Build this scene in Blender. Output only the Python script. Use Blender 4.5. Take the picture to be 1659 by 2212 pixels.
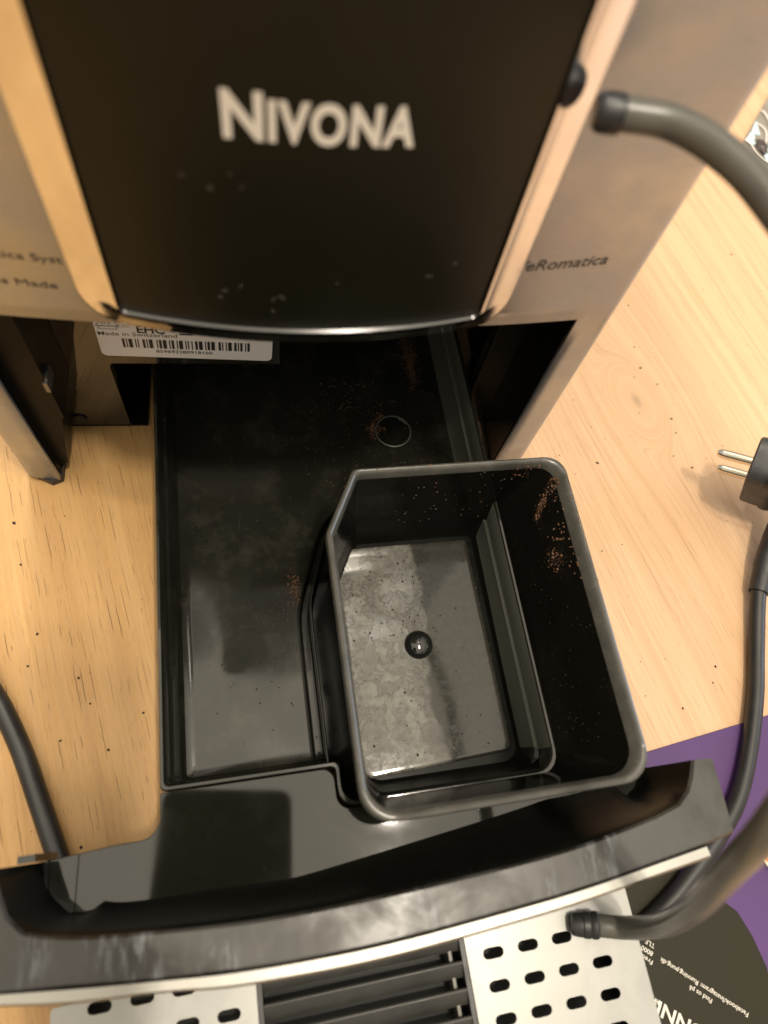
import bpy, bmesh, math, random
from mathutils import Vector, Matrix, noise as mnoise

for o in list(bpy.data.objects):
    bpy.data.objects.remove(o)
scene = bpy.context.scene
COL = scene.collection
S = 0.001                       # everything below is written in millimetres
rnd = random.Random(7)

# ------------------------------------------------------------------ camera
cd = bpy.data.cameras.new("camera")
cam = bpy.data.objects.new("camera", cd)
COL.objects.link(cam)
RX = Vector((0.98727, -0.09190, 0.12983))       # image right
RY = Vector((-0.02978, -0.90857, -0.41666))     # image down
RZ = Vector((0.15625, 0.40749, -0.89974))       # viewing direction
m = Matrix.Identity(4)
for r in range(3):
    m[r][0] = RX[r]; m[r][1] = -RY[r]; m[r][2] = -RZ[r]
m.translation = Vector((-0.01195, -0.18515, 0.300))
cam.matrix_world = m
cd.sensor_fit = 'VERTICAL'
cd.sensor_height = 36.0
cd.sensor_width = 27.0
cd.lens = 1490.0 / 2212.0 * 36.0
cd.clip_start = 0.005
cd.clip_end = 50
cd.dof.use_dof = True
cd.dof.focus_distance = 0.305
cd.dof.aperture_fstop = 7.0
scene.camera = cam

# ------------------------------------------------------------------ world and lamps
w = bpy.data.worlds.new("World")
scene.world = w
w.use_nodes = True
nt = w.node_tree
bg = nt.nodes["Background"]
tc = nt.nodes.new("ShaderNodeTexCoord")
sx = nt.nodes.new("ShaderNodeSeparateXYZ")
rp = nt.nodes.new("ShaderNodeValToRGB")
nt.links.new(tc.outputs["Generated"], sx.inputs[0])
nt.links.new(sx.outputs["Z"], rp.inputs[0])
nt.links.new(rp.outputs[0], bg.inputs[0])
e = rp.color_ramp.elements
e[0].position = 0.0; e[0].color = (0.20, 0.17, 0.14, 1)
e[1].position = 0.95; e[1].color = (1.62, 1.44, 1.14, 1)
a_ = e.new(0.30); a_.color = (0.25, 0.23, 0.20, 1)
a_ = e.new(0.70); a_.color = (0.50, 0.46, 0.40, 1)
bg.inputs[1].default_value = 1.9

def lamp(name, loc, energy, size, color, target=(0.0, -0.1, 0.0)):
    l = bpy.data.lights.new(name, 'AREA')
    l.shape = 'DISK'; l.size = size; l.energy = energy; l.color = color
    o = bpy.data.objects.new(name, l); COL.objects.link(o)
    o.location = loc
    o.rotation_euler = (Vector(target) - Vector(loc)).to_track_quat('-Z', 'Y').to_euler()
    return o
for yy, en in ((-0.37, 5.0), (-0.31, 5.0), (-0.155, 5.0)):          # a row of three ceiling spots
    lamp("ceiling_spot", (0.22, yy, 1.45), en, 0.055, (1.0, 0.90, 0.75))
lamp("ceiling_lamp", (-0.25, 0.85, 1.35), 14.0, 0.16, (1.0, 0.90, 0.74))
lamp("window_light", (1.9, 0.1, 0.75), 10.0, 0.8, (0.62, 0.76, 1.0), (0.1, -0.05, 0.05))

vs = scene.view_settings
vs.view_transform = 'Standard'; vs.look = 'None'; vs.exposure = 0.0; vs.gamma = 1.0

# ------------------------------------------------------------------ materials
def nodes_of(name):
    mt = bpy.data.materials.new(name); mt.use_nodes = True
    t = mt.node_tree
    return mt, t, t.nodes["Principled BSDF"]

def N(t, typ, **kw):
    n = t.nodes.new(typ)
    for k, v in kw.items():
        if k.startswith("i_"):
            key = k[2:]
            key = int(key) if key.isdigit() else key
            n.inputs[key].default_value = v
        else:
            setattr(n, k, v)
    return n

def ramp(t, src, stops):
    n = t.nodes.new("ShaderNodeValToRGB")
    el = n.color_ramp.elements
    el[0].position, el[0].color = stops[0]
    el[1].position, el[1].color = stops[-1]
    for p, c in stops[1:-1]:
        x = el.new(p); x.color = c
    t.links.new(src, n.inputs[0])
    return n.outputs[0]

def g1(v): return (v, v, v, 1)

def math_(t, op, a, b=None):
    n = t.nodes.new("ShaderNodeMath"); n.operation = op
    for i, v in enumerate((a, b)):
        if v is None: continue
        if isinstance(v, (int, float)): n.inputs[i].default_value = v
        else: t.links.new(v, n.inputs[i])
    return n.outputs[0]

def noise_tex(t, vec, scale, detail=4, rough=0.55, dist=0.0):
    n = t.nodes.new("ShaderNodeTexNoise")
    n.inputs["Scale"].default_value = scale
    n.inputs["Detail"].default_value = detail
    n.inputs["Roughness"].default_value = rough
    n.inputs["Distortion"].default_value = dist
    if vec is not None: t.links.new(vec, n.inputs["Vector"])
    return n.outputs["Fac"]

def obj_coord(t, scale=(1, 1, 1), rot=(0, 0, 0), loc=(0, 0, 0)):
    c = t.nodes.new("ShaderNodeTexCoord")
    mp = t.nodes.new("ShaderNodeMapping")
    mp.inputs["Scale"].default_value = scale
    mp.inputs["Rotation"].default_value = rot
    mp.inputs["Location"].default_value = loc
    t.links.new(c.outputs["Object"], mp.inputs[0])
    return mp.outputs[0]

def mixc(t, fac, a, b, mode='MIX'):
    n = t.nodes.new("ShaderNodeMix"); n.data_type = 'RGBA'; n.blend_type = mode
    if isinstance(fac, (int, float)): n.inputs[0].default_value = fac
    else: t.links.new(fac, n.inputs[0])
    for i, v in ((6, a), (7, b)):
        if isinstance(v, tuple): n.inputs[i].default_value = v
        else: t.links.new(v, n.inputs[i])
    return n.outputs[2]

def bump(t, b, height, strength, dist=0.001):
    n = t.nodes.new("ShaderNodeBump")
    n.inputs["Strength"].default_value = strength
    n.inputs["Distance"].default_value = dist
    t.links.new(height, n.inputs["Height"])
    t.links.new(n.outputs[0], b.inputs["Normal"])

def plain(name, col, rough=0.4, metal=0.0, var=0.0, scale=60, bumps=0.0):
    mt, t, b = nodes_of(name)
    b.inputs["Base Color"].default_value = (*col, 1)
    b.inputs["Roughness"].default_value = rough
    b.inputs["Metallic"].default_value = metal
    v = obj_coord(t)
    n = noise_tex(t, v, scale, 5)
    if var:
        c = ramp(t, n, [(0.3, (*[x * (1 - var) for x in col], 1)), (0.7, (*[min(1, x * (1 + var)) for x in col], 1))])
        t.links.new(c, b.inputs["Base Color"])
        r = ramp(t, n, [(0.3, g1(max(0.02, rough * (1 - var)))), (0.7, g1(min(1, rough * (1 + var))))])
        t.links.new(r, b.inputs["Roughness"])
    if bumps:
        bump(t, b, noise_tex(t, v, scale * 8, 3), bumps, 0.0004)
    return mt

def black_plastic(name, lo=0.06, hi=0.2, scale=35, base=(0.0064, 0.0068, 0.0044), dirt=(0.05, 0.042, 0.03), dirt_amt=0.3, wav=0.0):
    """moulded black plastic: shiny, with dull film and dried residue in patches"""
    mt, t, b = nodes_of(name)
    v = obj_coord(t)
    n = noise_tex(t, v, scale, 6, 0.6, 0.2)
    r = ramp(t, n, [(0.38, g1(lo)), (0.68, g1(hi))])
    t.links.new(r, b.inputs["Roughness"])
    n2 = noise_tex(t, v, scale * 2.3, 8, 0.7, 0.15)
    f = ramp(t, n2, [(0.50, g1(0)), (0.75, g1(dirt_amt))])
    fine = noise_tex(t, v, 2200, 2, 0.5)
    sp = ramp(t, fine, [(0.70, g1(0)), (0.76, g1(0.5 * dirt_amt))])
    sc1 = ramp(t, noise_tex(t, obj_coord(t, scale=(900, 60, 60), rot=(0, 0, 0.5)), 1.0, 2), [(0.70, g1(0)), (0.76, g1(0.6 * dirt_amt))])
    fac = math_(t, 'MAXIMUM', math_(t, 'MAXIMUM', f, sp), sc1)
    t.links.new(mixc(t, fac, (*base, 1), (*dirt, 1)), b.inputs["Base Color"])
    if wav:
        bump(t, b, noise_tex(t, v, 14, 2), wav, 0.004)
    return mt

def wood_material():
    mt, t, b = nodes_of("oak_wood")
    th = math.radians(14.0)
    uv = obj_coord(t, rot=(0, 0, -th))
    s = t.nodes.new("ShaderNodeSeparateXYZ"); t.links.new(uv, s.inputs[0])
    u, a = s.outputs[0], s.outputs[1]
    K = Vector((0.1878, 0.0139))
    ku = K.x * math.cos(th) + K.y * math.sin(th); ka = -K.x * math.sin(th) + K.y * math.cos(th)
    du = math_(t, 'SUBTRACT', u, ku); da = math_(t, 'SUBTRACT', a, ka)
    das = math_(t, 'MULTIPLY', da, 0.50)
    r2 = math_(t, 'ADD', math_(t, 'MULTIPLY', du, du), math_(t, 'MULTIPLY', das, das))
    r = math_(t, 'SQRT', r2)
    wgt = math_(t, 'EXPONENT', math_(t, 'MULTIPLY', r2, -1.0 / (0.0085 ** 2)))
    push = math_(t, 'EXPONENT', math_(t, 'MULTIPLY', r2, -1.0 / (0.026 ** 2)))
    g0 = math_(t, 'ADD', u, math_(t, 'MULTIPLY', math_(t, 'MULTIPLY', du, push), -0.55))
    wob = noise_tex(t, obj_coord(t, scale=(9, 2.2, 1), rot=(0, 0, -th)), 1.0, 3)
    g0 = math_(t, 'ADD', g0, math_(t, 'MULTIPLY', wob, 0.012))
    mx = t.nodes.new("ShaderNodeMix"); mx.data_type = 'FLOAT'
    t.links.new(wgt, mx.inputs[0]); t.links.new(g0, mx.inputs[2]); t.links.new(r, mx.inputs[3])
    g = mx.outputs[0]
    def gv(su, sa):
        c = t.nodes.new("ShaderNodeCombineXYZ")
        t.links.new(math_(t, 'MULTIPLY', g, su), c.inputs[0])
        t.links.new(math_(t, 'MULTIPLY', a, sa), c.inputs[1])
        return c.outputs[0]
    bands = noise_tex(t, gv(110, 1.3), 1.0, 5, 0.62)
    fine = noise_tex(t, gv(900, 11), 1.0, 4, 0.65)
    def vessels(su, sa, halfw, halfl, wobble):
        vo = t.nodes.new("ShaderNodeTexVoronoi"); vo.voronoi_dimensions = '2D'; vo.feature = 'F1'
        vo.inputs["Scale"].default_value = 1.0; vo.inputs["Randomness"].default_value = 0.95
        vec = gv(su, sa); t.links.new(vec, vo.inputs["Vector"])
        p0 = t.nodes.new("ShaderNodeSeparateXYZ"); t.links.new(vec, p0.inputs[0])
        p1_ = t.nodes.new("ShaderNodeSeparateXYZ"); t.links.new(vo.outputs["Position"], p1_.inputs[0])
        rc = t.nodes.new("ShaderNodeSeparateColor"); t.links.new(vo.outputs["Color"], rc.inputs[0])
        dx = math_(t, 'SUBTRACT', p0.outputs[0], p1_.outputs[0]); dy = math_(t, 'SUBTRACT', p0.outputs[1], p1_.outputs[1])
        wb = noise_tex(t, gv(su * 0.5, sa * 4), 1.0, 2)
        dx = math_(t, 'ADD', dx, math_(t, 'MULTIPLY', math_(t, 'SUBTRACT', wb, 0.5), wobble))
        lx = math_(t, 'DIVIDE', math_(t, 'ABSOLUTE', dx), halfw)
        ly = math_(t, 'DIVIDE', math_(t, 'ABSOLUTE', dy), math_(t, 'ADD', math_(t, 'MULTIPLY', rc.outputs[0], halfl), 0.04))
        d = math_(t, 'MAXIMUM', lx, ly)
        m_ = ramp(t, d, [(0.55, g1(1)), (1.0, g1(0))])
        return math_(t, 'MULTIPLY', m_, ramp(t, rc.outputs[1], [(0.15, g1(0.15)), (0.8, g1(1))]))
    pore = vessels(330, 44, 0.075, 0.50, 0.22)
    pore2 = vessels(620, 120, 0.085, 0.42, 0.2)
    big = noise_tex(t, gv(14, 0.9), 1.0, 2, 0.5)
    # left of the machine yellower with open pores, right of it paler and closed
    side = ramp(t, math_(t, 'ADD', math_(t, 'MULTIPLY', u, 4.0), 0.5), [(0.40, g1(0)), (0.72, g1(1))])
    warm = ramp(t, bands, [(0.25, (0.445, 0.258, 0.095, 1)), (0.5, (0.495, 0.300, 0.120, 1)), (0.75, (0.54, 0.345, 0.148, 1))])
    pale = ramp(t, bands, [(0.25, (0.555, 0.355, 0.205, 1)), (0.5, (0.60, 0.395, 0.238, 1)), (0.75, (0.645, 0.445, 0.280, 1))])
    c = mixc(t, side, warm, pale)
    c = mixc(t, 0.55, c, ramp(t, fine, [(0.32, (0.80, 0.74, 0.66, 1)), (0.7, (1.0, 1.0, 1.0, 1))]), 'MULTIPLY')
    c = mixc(t, 0.5, c, ramp(t, big, [(0.3, (0.86, 0.80, 0.74, 1)), (0.7, (1.0, 1.0, 1.0, 1))]), 'MULTIPLY')
    pm = ramp(t, bands, [(0.38, g1(1.0)), (0.62, g1(0.45))])
    p1 = math_(t, 'MULTIPLY', pore, pm)
    p2 = math_(t, 'MULTIPLY', math_(t, 'MULTIPLY', pore2, pm), 0.45)
    pf = math_(t, 'MAXIMUM', p1, p2)
    lines = noise_tex(t, gv(230, 0.9), 1.0, 3, 0.6)
    c = mixc(t, ramp(t, lines, [(0.52, g1(0)), (0.56, g1(0.30)), (0.60, g1(0.05))]), c, (0.36, 0.215, 0.105, 1))
    amt = ramp(t, side, [(0, g1(0.82)), (1, g1(0.36))])
    pf = math_(t, 'MULTIPLY', pf, amt)
    c = mixc(t, pf, c, (0.115, 0.062, 0.026, 1))
    # knot eye and halo
    eye = ramp(t, math_(t, 'ADD', r, math_(t, 'MULTIPLY', fine, 0.0009)), [(0.0022, g1(0.9)), (0.0030, g1(0.0))])
    c = mixc(t, eye, c, (0.16, 0.115, 0.085, 1))
    halo = ramp(t, r, [(0.003, g1(0.35)), (0.018, g1(0.0))])
    c = mixc(t, halo, c, (0.50, 0.33, 0.18, 1))
    t.links.new(c, b.inputs["Base Color"])
    b.inputs["Roughness"].default_value = 0.46
    b.inputs["Specular IOR Level"].default_value = 0.35
    h = math_(t, 'SUBTRACT', math_(t, 'MULTIPLY', fine, 0.3), pf)
    bump(t, b, h, 0.35, 0.0006)
    return mt

def brushed(name, col, rough=0.36, stretch=(14, 2600, 2600), amt=0.09):
    mt, t, b = nodes_of(name)
    v = obj_coord(t, scale=stretch)
    n = noise_tex(t, v, 1.0, 3, 0.6)
    c = ramp(t, n, [(0.2, (*[x * (1 - amt) for x in col], 1)), (0.8, (*[min(1, x * (1 + amt)) for x in col], 1))])
    t.links.new(c, b.inputs["Base Color"])
    v2 = obj_coord(t)
    n2 = noise_tex(t, v2, 40, 4)
    r = ramp(t, n2, [(0.32, g1(rough * 0.70)), (0.5, g1(rough)), (0.72, g1(rough * 1.25))])
    t.links.new(r, b.inputs["Roughness"])
    b.inputs["Metallic"].default_value = 1.0
    bump(t, b, n, 0.02, 0.0002)
    return mt

M = {}
M['wood'] = wood_material()
M['steel'] = brushed("brushed_steel", (0.43, 0.455, 0.49), 0.46)
M['chrome'] = plain("polished_chrome", (0.70, 0.69, 0.69), 0.09, 1.0, 0.12, 30)
M['silver'] = plain("satin_silver", (0.32, 0.31, 0.285), 0.42, 1.0, 0.10, 60)
M['glass'] = black_plastic("black_glass_front", 0.30, 0.40, 18, (0.0066, 0.0068, 0.0036), (0.03, 0.028, 0.022), 0.05)
M['shell'] = black_plastic("machine_black_plastic", 0.32, 0.42, 30, (0.004, 0.004, 0.0035), dirt_amt=0.04)
M['shell'].node_tree.nodes["Principled BSDF"].inputs["Specular IOR Level"].default_value = 0.22
M['wall'] = black_plastic("polished_black_wall", 0.03, 0.06, 30, (0.014, 0.012, 0.008), dirt_amt=0.05)
M['basin'] = black_plastic("stained_tray_plastic", 0.045, 0.22, 26, (0.0115, 0.0115, 0.0085), (0.075, 0.068, 0.050), 0.32, 0.2)
M['sheen'] = black_plastic("painted_sheen_plastic", 0.30, 0.5, 60, (0.085, 0.088, 0.070), (0.09, 0.088, 0.075), 0.35)  # paler base stands in for reflected light on wall and dimple edge
M['lipin'] = black_plastic("tray_inner_wall", 0.26, 0.36, 25, (0.006, 0.006, 0.0048), (0.03, 0.03, 0.026), 0.10)
M['lipin'].node_tree.nodes["Principled BSDF"].inputs["Specular IOR Level"].default_value = 0.06
M['shelf'] = black_plastic("shiny_tray_plastic", 0.04, 0.075, 25, (0.0068, 0.0071, 0.0048), (0.04, 0.04, 0.034), 0.16)
def rim_material():
    mt, t, b = nodes_of("scuffed_tray_rim")
    v = obj_coord(t)
    big = noise_tex(t, v, 38, 4, 0.6, 0.4)
    strk = noise_tex(t, obj_coord(t, scale=(330, 70, 30)), 1.0, 4, 0.65)
    patch = noise_tex(t, obj_coord(t, scale=(40, 14, 10), loc=(0.31, 0.2, 0)), 1.0, 3, 0.6)
    c = ramp(t, big, [(0.36, (0.014, 0.012, 0.009, 1)), (0.50, (0.032, 0.029, 0.024, 1)), (0.66, (0.052, 0.050, 0.045, 1))])
    k = math_(t, 'MULTIPLY', ramp(t, strk, [(0.49, g1(0)), (0.66, g1(1))]), ramp(t, patch, [(0.49, g1(0.04)), (0.63, g1(0.95))]))
    t.links.new(mixc(t, k, c, (0.17, 0.178, 0.19, 1)), b.inputs["Base Color"])
    t.links.new(ramp(t, big, [(0.38, g1(0.30)), (0.60, g1(0.55))]), b.inputs["Roughness"])
    return mt
M['rim'] = rim_material()
M['binrim'] = plain("bin_rim_plastic", (0.075, 0.071, 0.060), 0.24, 0, 0.25, 120)  # paler than the body: the rim's reflection is put into its colour
M['bin'] = black_plastic("bin_plastic", 0.07, 0.13, 30, (0.0055, 0.005, 0.004), (0.035, 0.03, 0.022), 0.12)
M['groove'] = plain("black_groove", (0.012, 0.012, 0.011), 0.4)
M['white'] = plain("label_paper", (0.80, 0.79, 0.76), 0.45, 0, 0.03, 80)
M['ink'] = plain("black_ink", (0.018, 0.016, 0.014), 0.5)
M['logo'] = plain("printed_logo", (0.80, 0.77, 0.70), 0.35)
M['etch'] = plain("dark_etching", (0.05, 0.045, 0.04), 0.5, 0.0)
M['rubber'] = plain("black_rubber", (0.016, 0.016, 0.016), 0.42, 0, 0.25, 120, 0.1)
M['cord'] = plain("cord_rubber", (0.017, 0.0165, 0.016), 0.36, 0, 0.2, 90, 0.05)
M['plug'] = plain("plug_rubber", (0.030, 0.030, 0.031), 0.42, 0, 0.25, 200, 0.12)
M['brass'] = plain("nickel_pin", (0.78, 0.72, 0.58), 0.16, 1.0, 0.1, 60)
M['purple'] = plain("purple_paper", (0.070, 0.030, 0.118), 0.48, 0, 0.16, 14, 0.06)
M['purple'].node_tree.nodes['Principled BSDF'].inputs['Specular IOR Level'].default_value = 0.3
M['bagblack'] = plain("black_print", (0.020, 0.0175, 0.0095), 0.5, 0, 0.12, 15)
M['print'] = plain("white_print", (0.62, 0.58, 0.50), 0.5)
M['orange'] = plain("orange_card", (0.75, 0.24, 0.03), 0.5, 0, 0.1, 60)
M['cream'] = plain("card_edge", (0.75, 0.66, 0.48), 0.6)
M['greycard'] = plain("grey_print", (0.20, 0.18, 0.15), 0.5, 0, 0.15, 60)
M['ice'] = plain("pale_blue_film", (0.50, 0.66, 0.70), 0.25, 0, 0.2, 260)
M['wire'] = plain("white_wire", (0.75, 0.70, 0.66), 0.4)
M['darkbits'] = plain("dark_scrap", (0.05, 0.035, 0.03), 0.4, 0, 0.3, 300)

def hose_material():
    mt, t, b = nodes_of("milk_hose_silicone")
    v = obj_coord(t)
    n = noise_tex(t, v, 60, 4)
    c = ramp(t, n, [(0.3, (0.085, 0.083, 0.070, 1)), (0.7, (0.125, 0.12, 0.10, 1))])
    t.links.new(c, b.inputs["Base Color"])
    b.inputs["Roughness"].default_value = 0.30
    b.inputs["Transmission Weight"].default_value = 0.15
    b.inputs["IOR"].default_value = 1.42
    b.inputs["Subsurface Weight"].default_value = 0.0
    return mt
M['hose'] = hose_material()

def bin_floor_material():
    mt, t, b = nodes_of("bin_floor_stains_and_reflection")
    v = obj_coord(t)
    blot = noise_tex(t, v, 120, 8, 0.62, 0.25)
    blot2 = noise_tex(t, v, 330, 6, 0.7, 0.1)
    ring = ramp(t, blot, [(0.48, g1(0)), (0.497, g1(1)), (0.505, g1(1.0)), (0.53, g1(0.12))])
    r = ramp(t, blot2, [(0.35, g1(0.05)), (0.7, g1(0.13))])
    r = mixc(t, math_(t, 'MULTIPLY', ring, 0.5), r, g1(0.22))
    t.links.new(r, b.inputs["Roughness"])
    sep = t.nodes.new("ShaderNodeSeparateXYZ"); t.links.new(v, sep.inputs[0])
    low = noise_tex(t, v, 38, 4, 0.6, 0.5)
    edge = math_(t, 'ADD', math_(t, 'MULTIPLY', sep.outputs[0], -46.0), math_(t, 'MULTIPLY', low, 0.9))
    reflect_mask = ramp(t, math_(t, 'ADD', edge, 1.55), [(0.16, g1(0.04)), (0.24, g1(0.55)), (0.60, g1(1.0))])  # pale left, dark right: a reflection painted into the stained floor colour
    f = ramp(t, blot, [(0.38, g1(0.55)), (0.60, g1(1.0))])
    f = math_(t, 'MULTIPLY', f, reflect_mask)
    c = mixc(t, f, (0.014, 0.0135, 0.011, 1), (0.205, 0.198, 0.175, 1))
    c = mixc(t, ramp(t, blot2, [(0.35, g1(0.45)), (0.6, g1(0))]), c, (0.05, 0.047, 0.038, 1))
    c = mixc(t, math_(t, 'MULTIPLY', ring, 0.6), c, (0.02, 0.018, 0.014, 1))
    t.links.new(c, b.inputs["Base Color"])
    b.inputs["Specular IOR Level"].default_value = 0.38
    return mt
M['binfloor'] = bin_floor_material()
for k_, v_ in (('bin', 0.12), ('glass', 0.22), ('shell', 0.12), ('wall', 1.0), ('bagblack', 0.15)):
    M[k_].node_tree.nodes['Principled BSDF'].inputs['Specular IOR Level'].default_value = v_

def grate_steel(name, tint):
    mt, t, b = nodes_of(name)
    v = obj_coord(t)
    n = noise_tex(t, v, 45, 6, 0.6, 0.8)
    c = ramp(t, n, [(0.3, (*[x * 0.68 for x in tint], 1)), (0.7, (*tint, 1))])
    t.links.new(c, b.inputs["Base Color"])
    b.inputs["Metallic"].default_value = 1.0
    t.links.new(ramp(t, n, [(0.3, g1(0.34)), (0.7, g1(0.50))]), b.inputs["Roughness"])
    return mt
M['plate'] = grate_steel("grate_steel", (0.27, 0.268, 0.255))

# ------------------------------------------------------------------ mesh helpers
def link(name, bm, mat, parent=None, smooth=35.0, mats=None):
    me = bpy.data.meshes.new(name)
    bmesh.ops.recalc_face_normals(bm, faces=bm.faces[:])
    for v in bm.verts: v.co *= S
    bm.to_mesh(me); bm.free()
    for x in (mats or [mat]): me.materials.append(x)
    if smooth:
        me.shade_smooth()
        me.set_sharp_from_angle(angle=math.radians(smooth))
    o = bpy.data.objects.new(name, me); COL.objects.link(o)
    if parent: o.parent = parent
    return o

def thing(name, label, cat, loc=(0, 0, 0), rotz=0.0, group=None):
    o = bpy.data.objects.new(name, None); COL.objects.link(o)
    o.empty_display_size = 0.02
    o.location = Vector(loc) * S; o.rotation_euler = (0, 0, rotz)
    o['label'] = label; o['category'] = cat
    if group: o['group'] = group
    return o

def tag(o, label, cat, kind=None):
    o['label'] = label; o['category'] = cat
    if kind: o['kind'] = kind
    return o

def loft(bm, loops, closed=True, cap0=True, cap1=True, mi=0):
    rows = [[bm.verts.new(p) for p in lp] for lp in loops]
    n = len(rows[0])
    for A, B in zip(rows[:-1], rows[1:]):
        for i in range(n if closed else n - 1):
            j = (i + 1) % n
            f = bm.faces.new((A[i], A[j], B[j], B[i])); f.material_index = mi
    if closed and cap0: bm.faces.new(rows[0]).material_index = mi
    if closed and cap1: bm.faces.new(list(reversed(rows[-1]))).material_index = mi
    return rows

def prism(bm, poly, z0, z1, axis='z', ch=0.0):
    """polygon extruded along an axis; poly holds the two other coordinates in order"""
    def put(a, b, c):
        return {'z': (a, b, c), 'y': (a, c, b), 'x': (c, a, b)}[axis]
    loops = [[put(a, b, z0) for a, b in poly], [put(a, b, z1) for a, b in poly]]
    return loft(bm, loops)

def box(bm, x0, x1, y0, y1, z0, z1):
    return prism(bm, [(x0, y0), (x1, y0), (x1, y1), (x0, y1)], z0, z1)

def area(poly):
    return 0.5 * sum(poly[i][0] * poly[(i + 1) % len(poly)][1] - poly[(i + 1) % len(poly)][0] * poly[i][1] for i in range(len(poly)))

def inset(poly, d):
    """move every edge of a counter-clockwise polygon inwards by d (d may be one value per edge)"""
    n = len(poly)
    ds = d if isinstance(d, (list, tuple)) else [d] * n
    lines = []
    for i in range(n):
        a = Vector(poly[i]); b = Vector(poly[(i + 1) % n])
        t = (b - a).normalized(); nn = Vector((-t.y, t.x))
        lines.append((a + nn * ds[i], t))
    out = []
    for i in range(n):
        p, t = lines[i - 1]; q, s = lines[i]
        den = t.x * s.y - t.y * s.x
        if abs(den) < 1e-6: out.append((q.x, q.y)); continue
        k = ((q.x - p.x) * s.y - (q.y - p.y) * s.x) / den
        r = p + t * k
        out.append((r.x, r.y))
    return out

def fillet(poly, rad, seg=6):
    n = len(poly); out = []
    rs = rad if isinstance(rad, (list, tuple)) else [rad] * n
    for i in range(n):
        p = Vector(poly[i]); a = Vector(poly[i - 1]); b = Vector(poly[(i + 1) % n])
        u = (a - p); v = (b - p)
        lu, lv = u.length, v.length
        u.normalize(); v.normalize()
        ang = math.acos(max(-1, min(1, u.dot(v))))
        r = max(rs[i], 0.05)
        d = min(r / math.tan(ang / 2), lu * 0.49, lv * 0.49)
        r = d * math.tan(ang / 2)
        c = p + (u + v).normalized() * (r / math.sin(ang / 2))
        s = p + u * d; e_ = p + v * d
        a0 = math.atan2(s.y - c.y, s.x - c.x); a1 = math.atan2(e_.y - c.y, e_.x - c.x)
        da = (a1 - a0 + math.pi) % (2 * math.pi) - math.pi
        for k in range(seg + 1):
            th = a0 + da * k / seg
            out.append((c.x + r * math.cos(th), c.y + r * math.sin(th)))
    return out

def at(poly, z): return [(x, y, z) for x, y in poly]

def catmull(pts, n=8):
    P = [Vector(p) for p in pts]
    P = [P[0] * 2 - P[1]] + P + [P[-1] * 2 - P[-2]]
    out = []
    for i in range(1, len(P) - 2):
        for k in range(n):
            t = k / n
            a, b, c, d = P[i - 1], P[i], P[i + 1], P[i + 2]
            out.append(0.5 * ((2 * b) + (c - a) * t + (2 * a - 5 * b + 4 * c - d) * t * t + (3 * b - a - 3 * c + d) * t ** 3))
    out.append(P[-2])
    return out

def tube(bm, pts, rad, seg=20, caps=True):
    pts = [Vector(p) for p in pts]
    rs = rad if isinstance(rad, (list, tuple)) else [rad] * len(pts)
    loops = []; nrm = None
    for i, p in enumerate(pts):
        t = (pts[min(i + 1, len(pts) - 1)] - pts[max(i - 1, 0)]).normalized()
        if nrm is None:
            nrm = t.orthogonal().normalized()
        nrm = (nrm - t * nrm.dot(t)).normalized()
        bn = t.cross(nrm)
        loops.append([tuple(p + (nrm * math.cos(2 * math.pi * k / seg) + bn * math.sin(2 * math.pi * k / seg)) * rs[i]) for k in range(seg)])
    loft(bm, loops, True, caps, caps)

def lathe(bm, prof, origin=(0, 0, 0), axis=Vector((0, 0, 1)), seg=28):
    """profile of (radius, distance along the axis)"""
    axis = Vector(axis).normalized(); n = axis.orthogonal().normalized(); b = axis.cross(n)
    o = Vector(origin)
    loops = [[tuple(o + axis * h + (n * math.cos(2 * math.pi * k / seg) + b * math.sin(2 * math.pi * k / seg)) * max(r, 0.01)) for k in range(seg)] for r, h in prof]
    loft(bm, loops)

def text_mesh(name, body, size, origin, ex, ey, mat, parent, width=None, bold=0.0, lift=0.05, warp=None, align='LEFT', space=1.0):
    """printed lettering as a thin mesh: origin, x direction, y direction in millimetres; width squeezes the line to that length"""
    cu = bpy.data.curves.new(name, 'FONT')
    cu.body = body; cu.size = size; cu.offset = bold * size; cu.resolution_u = 4
    cu.align_x = align; cu.space_character = space
    tmp = bpy.data.objects.new("tmp_text", cu); COL.objects.link(tmp)
    dg = bpy.context.evaluated_depsgraph_get()
    me = bpy.data.meshes.new_from_object(tmp.evaluated_get(dg))
    bpy.data.objects.remove(tmp); bpy.data.curves.remove(cu)
    xs = [v.co.x for v in me.vertices]
    k = 1.0
    if width: k = width / (max(xs) - min(xs))
    ex = Vector(ex).normalized(); ey = Vector(ey).normalized(); ez = ex.cross(ey).normalized()
    for v in me.vertices:
        p = Vector(origin) + ex * (v.co.x * k) + ey * v.co.y + ez * lift
        if warp: p = warp(p)
        v.co = p * S
    me.name = name
    me.materials.clear(); me.materials.append(mat)
    o = bpy.data.objects.new(name, me); COL.objects.link(o)
    o.parent = parent
    return o

def plate_with_holes(bm, outer, holes, z0, z1):
    """flat sheet with real holes: top, bottom and the walls of every edge"""
    tops = []; bots = []
    for z, store in ((z1, tops), (z0, bots)):
        edges = []
        for lp in [outer] + holes:
            vsx = [bm.verts.new((x, y, z)) for x, y in lp]
            store.append(vsx)
            edges += [bm.edges.new((vsx[i], vsx[(i + 1) % len(vsx)])) for i in range(len(vsx))]
        bmesh.ops.triangle_fill(bm, use_beauty=True, use_dissolve=False, edges=edges, normal=(0, 0, 1))
    for A, B in zip(tops, bots):
        for i in range(len(A)):
            j = (i + 1) % len(A)
            bm.faces.new((A[i], A[j], B[j], B[i]))

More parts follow.
